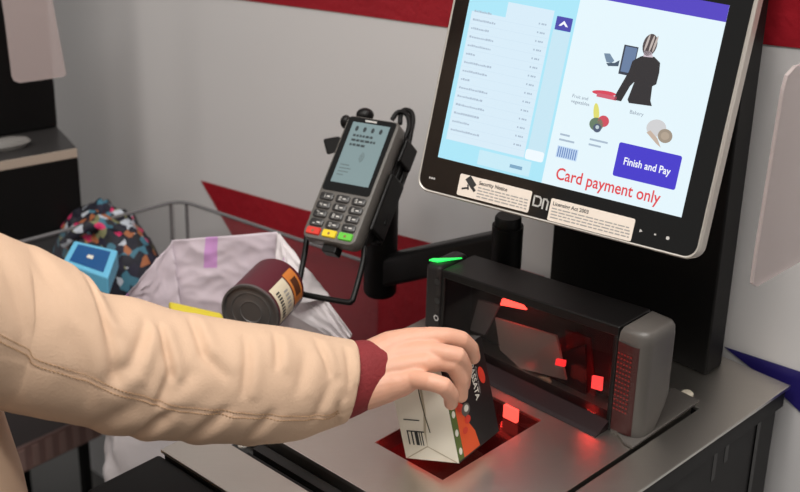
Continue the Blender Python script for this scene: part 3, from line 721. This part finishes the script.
def tanv(x):
    (a1, a2), (a3, a4), d_ = lerpst(x); (c1, c2), (c3, c4), d2_ = lerpst(x-6)
    return (A(a1,a2,d_)+A(a3,a4,d_)-A(c1,c2,d2_)-A(c3,c4,d2_)).normalized()
def fold_disp(x, t):
    s = 0
    for x0, t0, x1, t1, w, dpt in FO:
        ax, ay, bx2, by2 = x0, t0*140, x1, t1*140; px, py = x, t*140
        L2 = (bx2-ax)**2+(by2-ay)**2; f = max(0, min(1, ((px-ax)*(bx2-ax)+(py-ay)*(by2-ay))/L2))
        d2 = (px-ax-f*(bx2-ax))**2+(py-ay-f*(by2-ay))**2
        fade = .35+.65*math.sin(math.pi*min(1, max(0, .15+.7*f)))
        nx, ny = (by2-ay), -(bx2-ax); nl = math.hypot(nx, ny); sg = ((px-ax)*nx+(py-ay)*ny)/nl; fr = math.exp(-(max(0, d2-sg*sg))/(w*w))
        s += dpt*fade*(math.exp(-d2/(w*w)) - .8*fr*math.exp(-((sg-1.9*w)/(1.6*w))**2) - .3*fr*math.exp(-((sg+1.9*w)/(1.8*w))**2))
    return s
mb = MB(); rings = []; NT = 120
xs = [-190+540*k/260 for k in range(261)]
for x in xs:
    c, e1, e2 = section(x, NT); row = []
    for j in range(NT):
        th = 2*math.pi*j/NT; dirv = e1*math.cos(th)+e2*math.sin(th); p = c+dirv
        side = -1 if (e2*math.sin(th)).dot(fwd) > 0 else 1
        t = (1-math.cos(th))/2
        ds = fold_disp(x, t)*1.0*(1 if side > 0 else .5)
        ds += .0014*noise.noise(Vector((p.x*16, p.y*16, p.z*16+7*side))) + .0005*noise.noise(Vector((p.x*45, p.y*45, p.z*45)))
        if abs(t-.715-.0002*(x-200)) < .012 and side > 0: ds -= .0008
        row.append(p+dirv.normalized()*ds+tanv(x)*(-.003*max(0, (x-290)/60)**1.5*max(0, math.sin(th)*(1 if e2.dot(fwd) < 0 else -1))))
    rings.append(row)
# turn the hem in
c, e1, e2 = section(350, NT)
rings.append([c+(q-c)*.95+ (c-section(330,NT)[0]).normalized()*.0 for q in rings[-1]])
R0 = rings[-1]; back = (section(335,NT)[0]-c)
rings.append([q+back*.8 for q in [c+(q-c)*.93 for q in R0]])
mb.rings(rings, coat, False, False)
slv = mb.build('sleeve', pe, recalc=True, sharp=80)
# seam with stitches
mb = MB(); st = mat('seam_thread', sr(168,132,96), .8)
for off in (.700, .735):
    for k in range(0, 134):
        x = -54+3*k; 
        if x > 334: break
        pp = []
        for xx in (x, x+1.7):
            c, e1, e2 = section(xx, NT); sgn = 1 if e2.dot(fwd) < 0 else -1
            t = off+.0002*(xx-200)-(.0006*(60-xx) if xx < 60 else 0); th = math.acos(1-2*t)
            dv = e1*math.cos(th)+e2*(sgn*math.sin(th)); pp.append(c+dv+dv.normalized()*(fold_disp(xx, t)*.95+.0006))
        mb.tube(pp, .00055 if off > .72 else .0005, st, n=5)
mb.build('seam', slv)
# second cuff line + maroon cuff
mb = MB(); rings = []
top0, bot0, dd = (352,341), (341,423), 1.675
for k in range(12):
    f = k/11; bul = math.sin(math.pi*f)*.0022
    tp = (350+23*f, 341.5-1.5*f); bt = (341+35*f, 423-20*f); d_ = 1.675+.012*f
    T_ = A(*tp, d_); B_ = A(*bt, d_); c = (T_+B_)/2; e1 = (T_-c)*.97; ax = (A(385,374,1.69)-A(345,382,1.675)).normalized()
    e1 = e1; e2 = ax.cross(e1).normalized()*e1.length*.82
    rings.append([c+(e1*math.cos(q)+e2*math.sin(q))*(1+bul/.04)+ax*(-.010*(1-f)**4)+ax*((.003+.011*f)*abs(math.sin(q))*(1 if (e2*math.sin(q)).dot(fwd) < 0 else -.3)) for q in [2*math.pi*j/56 for j in range(56)]])
inner = [[rings[-1][0].lerp(rings[-1][0], 0)]]
cc = sum(rings[-1], Vector())/56
rings.append([cc+(q-cc)*.93 for q in rings[-1]])
rings.append([cc+(q-cc)*.90 - ax*.02 for q in rings[-2]])
mb.rings(rings, rib, False, False); cuff = mb.build('cuff', pe, sharp=80); cuff['label'] = 'maroon knitted cuff'
mb = MB(); pipe = mat('pink_piping', sr(214,150,146), .8)
ring = rings[0]; mb.tube(ring+[ring[0]], .0012, pipe, n=6, cap=False); mb.build('piping', cuff)['label'] = 'pink piping'

# ================================================================== BAGGING AREA
# clear acrylic bin
rim = .80
K = onz(180, 200, rim); KL = onz(-40, 258, rim); KR = onz(420, 268, rim)
dl = (KL-K).normalized(); dr = (KR-K).normalized()
clear = see_through('clear_acrylic', (.55,.54,.56), .05, .08); rimm = mat('acrylic_edge', (.16,.155,.16), .2)
bi = thing('bagging_bin', 'clear acrylic bagging bin with dark edges standing against the grey wall', 'bin', Vector((K.x, K.y, 0)))
dr = (onz(300,240,rim)-K).normalized(); KL = K+dl*.34; KR = K+dr*.41
def panel(a, b, z0, z1, nm):
    mb = MB(); d = (b-a).normalized(); n = d.cross(Zv)*.002
    mb.hexa([Vector((p.x, p.y, z))+s for z in (z0, z1) for p, s in ((a,n),(b,n),(b,-n),(a,-n))], clear); mb.build(nm, bi)
panel(K+dl*.012+dr*.0, KL, .615, rim, 'acrylic_panel'); panel(K+dr*.012, KR, .615, rim, 'acrylic_panel')
mb = MB(); cr = [K+dl*(.03*(1-f)**2)+dr*(.03*f**2) for f in [k/6 for k in range(7)]]
mb.tube([KL]+cr+[KR], .0032, rimm, n=8); mb.build('rim', bi)
mb = MB()
for p in (K+dl*.018+Zv*0, K+dr*.014): mb.tube([Vector((p.x,p.y,rim-.002)), Vector((p.x,p.y,.615))], .003, rimm, n=8)
mb.build('corner_edge', bi)
mb = MB(); dk_ = mat('bin_base', (.10,.095,.095), .5)
q = [K, KL, KL+dr*.41, KR]; mb.prism([Vector((p.x,p.y,.60)) for p in q], [Vector((p.x,p.y,.615)) for p in q], dk_); mb.build('base', bi)
mb = MB()
cq = K+dl*.16+dr*.20; mb.box(lambda a,b,c: cq*1+U*a+V*b+Zv*(c-cq.z), (-.06,-.06,0), (.06,.06,.60), BLKM); mb.build('pedestal', bi)

def crumple(p, amp, sc_): 
    n = noise.noise_vector(Vector(p)*sc_); return Vector(p)+n*amp
# carrier bag: back wall, left flap, right flap, body
film = mat('lilac_white_film', sr(214, 200, 210), .32, bump=.5, bscale=30, var=.05, vscale=10); film2 = mat('white_film', sr(226, 218, 220), .3, bump=.6, bscale=36)
lil = mat('lilac_print', sr(208, 154, 212), .35)
def sheet(corn, nu, nv, m, amp, sc_, seed, mb, mm=None, sag=0., w=1.):
    a, b, c, d = corn; off = Vector((seed*3.1, seed*1.7, 0)); P = []
    for i in range(nv+1):
        r = []
        for j in range(nu+1):
            s, t = j/nu, i/nv; p = (a.lerp(b, s)).lerp(d.lerp(c, s), t)
            nn = (b-a).cross(d-a).normalized()
            q = Vector((s*4, t*4, seed*5.))*sc_
            rdg = abs(noise.noise(q))*1.6-.4 + .6*abs(noise.noise(q*2.3))
            p = p+nn*(amp*rdg)+Zv*(-sag*math.sin(math.pi*s)*(1-t))
            r.append(p)
        P.append(r)
    i_ = mb.mi(m); vs = [[mb.bm.verts.new(p) for p in r] for r in P]
    for i in range(nv):
        for j in range(nu):
            f = mb.bm.faces.new((vs[i][j], vs[i][j+1], vs[i+1][j+1], vs[i+1][j])); f.smooth = True
            f.material_index = mb.mi(mm((j+.5)/nu, (i+.5)/nv)) if mm else i_
bg = thing('carrier_bag', 'lilac and white plastic carrier bag standing open beside the counter', 'bag', W(1.45, 1.28, .42))
a = onz(172, 240, .905); b = onz(277, 232, .93); bc = onz(300, 318, .80); 
BLb = W(1.66, 1.36, .50); 
mb = MB()
cA, cB = a, b; cC = onv(330, 330, 1.36); 
sheet([a, b, onz(286, 318, .80), onz(160, 312, .80)], 50, 40, film, .005, .7, 1, mb, lambda s,t: lil if .31 < s < .45 and t < .40 else film)
mb.build('back_panel', bg, recalc=False, solid=.0008)
mb = MB()
sheet([onz(122, 300, .82), onz(172, 241, .905), onz(182, 318, .80), onz(128, 318, .78)], 30, 26, film, .006, .8, 2, mb, lambda s,t: lil if s < .12 and t < .6 else film)
mb.build('side_flap', bg, recalc=False, solid=.0008)
mb = MB()
sheet([b, onz(352, 334, .86), onz(345, 345, .84), onz(274, 306, .865)], 40, 30, film2, .006, .8, 3, mb)
a1, b1_ = at(276, 232, 2.05), at(330, 300, 2.0)
mb.build('side_flap', bg, recalc=False, solid=.0008)
mb = MB()
sheet([at(279,233,2.20), at(331,298,2.14), at(275,308,2.10), at(284,262,2.16)], 30, 30, film2, .004, .8, 6, mb, lambda s,t: lil if t > .86 else film2)
mb.build('folded_flap', bg, recalc=False, solid=.0008)
# bag body below the rim
mb = MB(); rings = []
bp0 = [onz(118,330,.78), onz(165,300,.80), onz(230,296,.80), onz(285,300,.81), onz(342,335,.83), onz(350,372,.80), onz(300,380,.76), onz(200,372,.76), onz(106,400,.72)]
cen = sum(bp0, Vector())/len(bp0)
def loop(pts, n=96):
    out = []; m_ = len(pts)
    for k in range(n):
        f = k/n*m_; i = int(f); f -= i; p0, p1, p2, p3 = [pts[(i+d)%m_] for d in (-1,0,1,2)]
        out.append(.5*((2*p1)+(p2-p0)*f+(2*p0-5*p1+4*p2-p3)*f*f+(3*p1-p0-3*p2+p3)*f**3))
    return out
L0 = loop(bp0)
for k in range(26):
    f = k/25; row = []
    for j, p in enumerate(L0):
        c = Vector((cen.x, cen.y, p.z)); s = 1+.02*f
        q = c+(p-c)*s; q.z = p.z*(1-f)+.42*f
        n = abs(noise.noise(Vector((q.x*14, q.y*14, q.z*9))))*.022+abs(noise.noise(Vector((q.x*30, q.y*30, q.z*22))))*.010
        q += (q-Vector((cen.x,cen.y,q.z))).normalized()*(n-.012); row.append(q)
    rings.append(row)
mb.rings(rings, film2, False, True); mb.build('pouch', bg, recalc=False, solid=.0008)
# tin can lying in the bag
tc_c = at(250, 313, 1.99); tax = (right*.34+up*.40+fwd*.85).normalized()
e1 = tax.cross(Zv).normalized(); e2 = e1.cross(tax).normalized()
tn = thing('tin_can', 'maroon tin can with a cream label lying in the carrier bag', 'can', tc_c-Zv*.04)
tr = .040; tin = mat('tin_metal', (.20,.19,.185), .38, .7)
def can_ring(h, r, n=48): return [tc_c+tax*h+e1*(r*math.cos(q))+e2*(r*math.sin(q)) for q in [2*math.pi*j/n for j in range(n)]]
mb = MB(); mb.rings([can_ring(h, r) for h, r in ((.003,.004), (.003,.014), (.0022,.015), (.003,.017), (.003,.026), (.0022,.027), (.003,.029), (.003,.036), (-.001,.0372), (-.001,.0400), (.003,.0402), (.004,.0392))], tin)
mb.build('end_lid', tn, recalc=False, sharp=25)
mb = MB(); mb.rings([can_ring(h, .0392) for h in (.004, .084)], mat('maroon_label', sr(88, 30, 42), .4), False, False)
lc = mat('cream_label', sr(226, 214, 188), .5); lo_ = mat('orange_label', sr(214, 128, 60), .5)
def canpatch(a0, a1, h0, h1, m, off, n=10):
    for k in range(n):
        p0 = a0+(a1-a0)*k/n; p1 = a0+(a1-a0)*(k+1)/n
        mb.poly([tc_c+tax*h+e1*((.0392+off)*math.cos(q))+e2*((.0392+off)*math.sin(q)) for q, h in ((p0,h0),(p1,h0),(p1,h1),(p0,h1))], m)
# facing up and to the right (towards +e1 side seen from the camera)
canpatch(-.35, .95, .008, .050, lc, .0004); canpatch(-.2, 1.0, .053, .078, lo_, .0004); canpatch(.1, .7, .058, .073, mat('brown_label', sr(90,50,30), .5), .0007)
for k in range(9): canpatch(-.18+.105*k, -.12+.105*k, .014, .023, ink, .0008, 1)
for k in range(5): canpatch(.0+.13*k, .07+.13*k, .032, .042, inkg, .0008, 1)
mb.build('label', tn, recalc=False)
# yellow packet
mb = MB(); yp = [onz(168,300,.86), onz(222,312,.86), onz(226,324,.85), onz(172,318,.85)]
mb.prism([p-Zv*.02 for p in yp], yp, mat('yellow_packet', sr(220,200,60), .4))
tag(mb.build('snack_packet', bevel=.004), 'yellow packet tucked in the carrier bag left of the tin can', 'packet')
# floral tote
fm = bpy.data.materials.new('floral_fabric'); fm.use_nodes = True; nt = fm.node_tree; b_ = nt.nodes['Principled BSDF']; b_.inputs['Roughness'].default_value = .7
tcn = nt.nodes.new('ShaderNodeTexCoord'); vo = nt.nodes.new('ShaderNodeTexVoronoi'); vo.inputs['Scale'].default_value = 75; vo.inputs['Randomness'].default_value = 1
cr_ = nt.nodes.new('ShaderNodeValToRGB'); cr_.color_ramp.interpolation = 'CONSTANT'
el_ = cr_.color_ramp.elements; el_[0].position = 0; el_[0].color = (*sr(18,18,34), 1); el_[1].position = .40; el_[1].color = (*sr(200,40,96), 1)
for pos, c in ((.46, sr(24,24,30)), (.58, sr(60,110,130)), (.66, sr(120,120,84)), (.73, sr(28,26,46)), (.86, sr(160,96,60)), (.92, sr(180,186,196))):
    e = el_.new(pos); e.color = (*c, 1)
sp = nt.nodes.new('ShaderNodeSeparateColor'); nt.links.new(tcn.outputs['Object'], vo.inputs['Vector']); nt.links.new(vo.outputs['Color'], sp.inputs[0]); nt.links.new(sp.outputs[0], cr_.inputs[0]); nt.links.new(cr_.outputs[0], b_.inputs['Base Color'])
ft = thing('floral_bag', 'dark fabric bag with pink and teal flower pattern slumped in the acrylic bin', 'bag', onz(110, 300, .36))
mb = MB(); fc = onz(108, 268, .70)
rings = []
for i in range(25):
    ph = math.pi*i/24*.93+.02; row = []
    for j in range(56):
        th = 2*math.pi*j/56
        q = Vector((math.sin(ph)*math.cos(th), math.sin(ph)*math.sin(th), math.cos(ph)))
        p = fc+U*(q.x*.125)+V*(q.y*.07)+Zv*(q.z*.105 if q.z > 0 else q.z*.22)
        n = abs(noise.noise(p*22))*.045+abs(noise.noise(p*50))*.018; row.append(p+q*(n-.014))
    rings.append(row)
mb.rings(rings, fm, True, True); mb.build('pouch', ft, sharp=70)
mb = MB(); h0 = onz(75,232,.80); mb.tube([onz(62,245,.77), onz(72,236,.79), onz(88,226,.805), onz(108,224,.805), onz(124,232,.79), onz(135,246,.77)], .0075, fm, n=10, flat=.4); mb.build('handle', ft)
bpk = [onz(62,262,.835), onz(74,240,.850), onz(118,250,.850), onz(108,278,.835)]
bp_ = thing('blue_packet', 'bright blue packet with a dark blue panel lying on the floral bag', 'packet', sum(bpk, Vector())/4-Zv*.03)
mb = MB(); mb.prism([p-Zv*.03 for p in bpk], bpk, mat('sky_blue_card', sr(110,190,226), .35)); mb.build('box', bp_, bevel=.003)
mb = MB(); cbp = sum(bpk, Vector())/4; nn_ = (bpk[1]-bpk[0]).cross(bpk[2]-bpk[0]).normalized(); nn_ = nn_ if nn_.z > 0 else -nn_
mb.poly([cbp+(p-cbp)*.74+nn_*.0008 for p in bpk], mat('deep_blue_print', sr(30,84,140), .35)); mb.poly([cbp+(p-cbp)*Vector((1,1,1)).x*.13+nn_*.0014 for p in bpk], cwh); mb.build('print', bp_, recalc=False)

# ================================================================== NEXT STATION, LEFT
nc = thing('neighbouring_counter', 'black counter with pale edge at the far left of the next checkout', 'counter', W(2.2, 1.25, 0))
p0 = onz(77, 148, .9); p1 = onz(-60, 172, .9); dn = (p1-p0).normalized(); dp = Vector((-dn.y, dn.x, 0)); dp = dp if dp.y > 0 else -dp
mb = MB(); q = [p0, p0+dn*.6, p0+dn*.6+dp*.30, p0+dp*.30]
mb.prism([Vector((p.x,p.y,.50)) for p in q], [Vector((p.x,p.y,.882)) for p in q], BLKM); mb.build('body', nc)
mb = MB(); q9 = [p0+dn*.45+dp*.02, p0+dn*.58+dp*.02, p0+dn*.58+dp*.28, p0+dn*.45+dp*.28]; mb.prism([Vector((p.x,p.y,0)) for p in q9], [Vector((p.x,p.y,.50)) for p in q9], BLKM); mb.build('pedestal', nc)
mb = MB(); mb.prism([Vector((p.x,p.y,.883)) for p in q], [Vector((p.x,p.y,.9)) for p in q], mat('counter_edge_stone', sr(176,160,146), .5), mat('counter_top_dark', (.035,.033,.033), .3)); mb.build('worktop', nc, bevel=.001)
mb = MB(); g0 = onz(8, 146, .905); 
mb.rings([[g0+dn*(-.0+.03*math.cos(t)*s)+dp*(.012*math.sin(t)*s)+Zv*h for t in [2*math.pi*j/20 for j in range(20)]] for s, h in ((1,-.004), (1.3,.004), (1.1,.010), (.5,.014))], mat('grey_rubber', (.22,.21,.20), .5))
sc1 = tag(mb.build('hand_scanner'), 'small grey hand scanner lying on the counter at the far left', 'hand scanner')
mb = MB(); cb0 = onz(52, 143, .9); mb.prism([Vector((p.x,p.y,.901)) for p in (p0+dp*.10+dn*.0, p0+dn*.42+dp*.10, p0+dn*.42+dp*.2, p0+dp*.2)], [Vector((p.x,p.y,1.75)) for p in (p0+dp*.10, p0+dn*.42+dp*.10, p0+dn*.42+dp*.2, p0+dp*.2)], BLKM)
tag(mb.build('screen_column', bevel=.004), 'black upright column of the next checkout at the left edge', 'column')

# translucent divider screens
dm = see_through('frosted_divider', sr(206,190,188), .52, .22)
def divider(pts, P, n, label):
    mb = MB(); a = [onpl(x, y, P, n) for x, y in pts]; nn = n.normalized()*.004
    mb.prism(a, [p+nn for p in a], dm); o = mb.build('divider_screen'); tag(o, label, 'divider'); return a
Pl = p0+dn*.02-dp*.05
divider([(-60,-90), (43,-90), (50,-15), (57,25), (66,72), (66,75), (63,77), (20,83), (14,81), (12,77), (5,20), (-8,-60)], Pl, dp, 'frosted divider screen with rounded lower corners at the upper left')
divider([(757,287), (753,284), (757,255), (784,90), (788,76), (796,67), (806,64), (824,63), (824,248), (800,262)], U*.70+V*1.4, (U*.8+V*.6).normalized()*1.0 if False else U, 'frosted divider screen with rounded edge to the right of the column')

# low shelf on the floor, bottom left
c0 = onz(18, 449, .30); c1 = onz(100, 411, .30); dq = (c1-c0).normalized(); dn2 = Vector((-dq.y, dq.x, 0)); dn2 = dn2 if dn2.x < 0 else -dn2
L = (c1-c0).length+.10; q0 = c0-dq*.10
def Q3(a, b, c): p = q0+dq*a+dn2*b; return Vector((p.x, p.y, c))
fs = thing('low_shelf', 'low shelf with a pinkish striped edge above the floor under the sleeve', 'shelf', Q3(L/2, .12, 0))
cm = mat('shelf_pink', sr(150,118,112), .6, var=.25, vscale=30)
mb = MB(); mb.box(Q3, (0,.004,.245), (L,.26,.252), mat('shelf_board', sr(70,50,48), .5)); mb.box(Q3, (0,0,.245), (L,.004,.30), cm); mb.build('board', fs)
for k in range(int(L/.03)):
    mb = MB(); mb.box(Q3, (.008+k*.03,-.002,.249), (.022+k*.03,-.0002,.294), mat('shelf_stripe', sr(172,140,132), .6)); mb.build('edge_stripe', fs)
for a in (.02, L-.03):
    for b in (.02, .24):
        mb = MB(); mb.box(Q3, (a-.008,b-.008,0), (a+.008,b+.008,.245), BLKM); mb.build('leg', fs)
for o in bpy.data.objects:
    if '_o' in o.keys(): del o['_o']
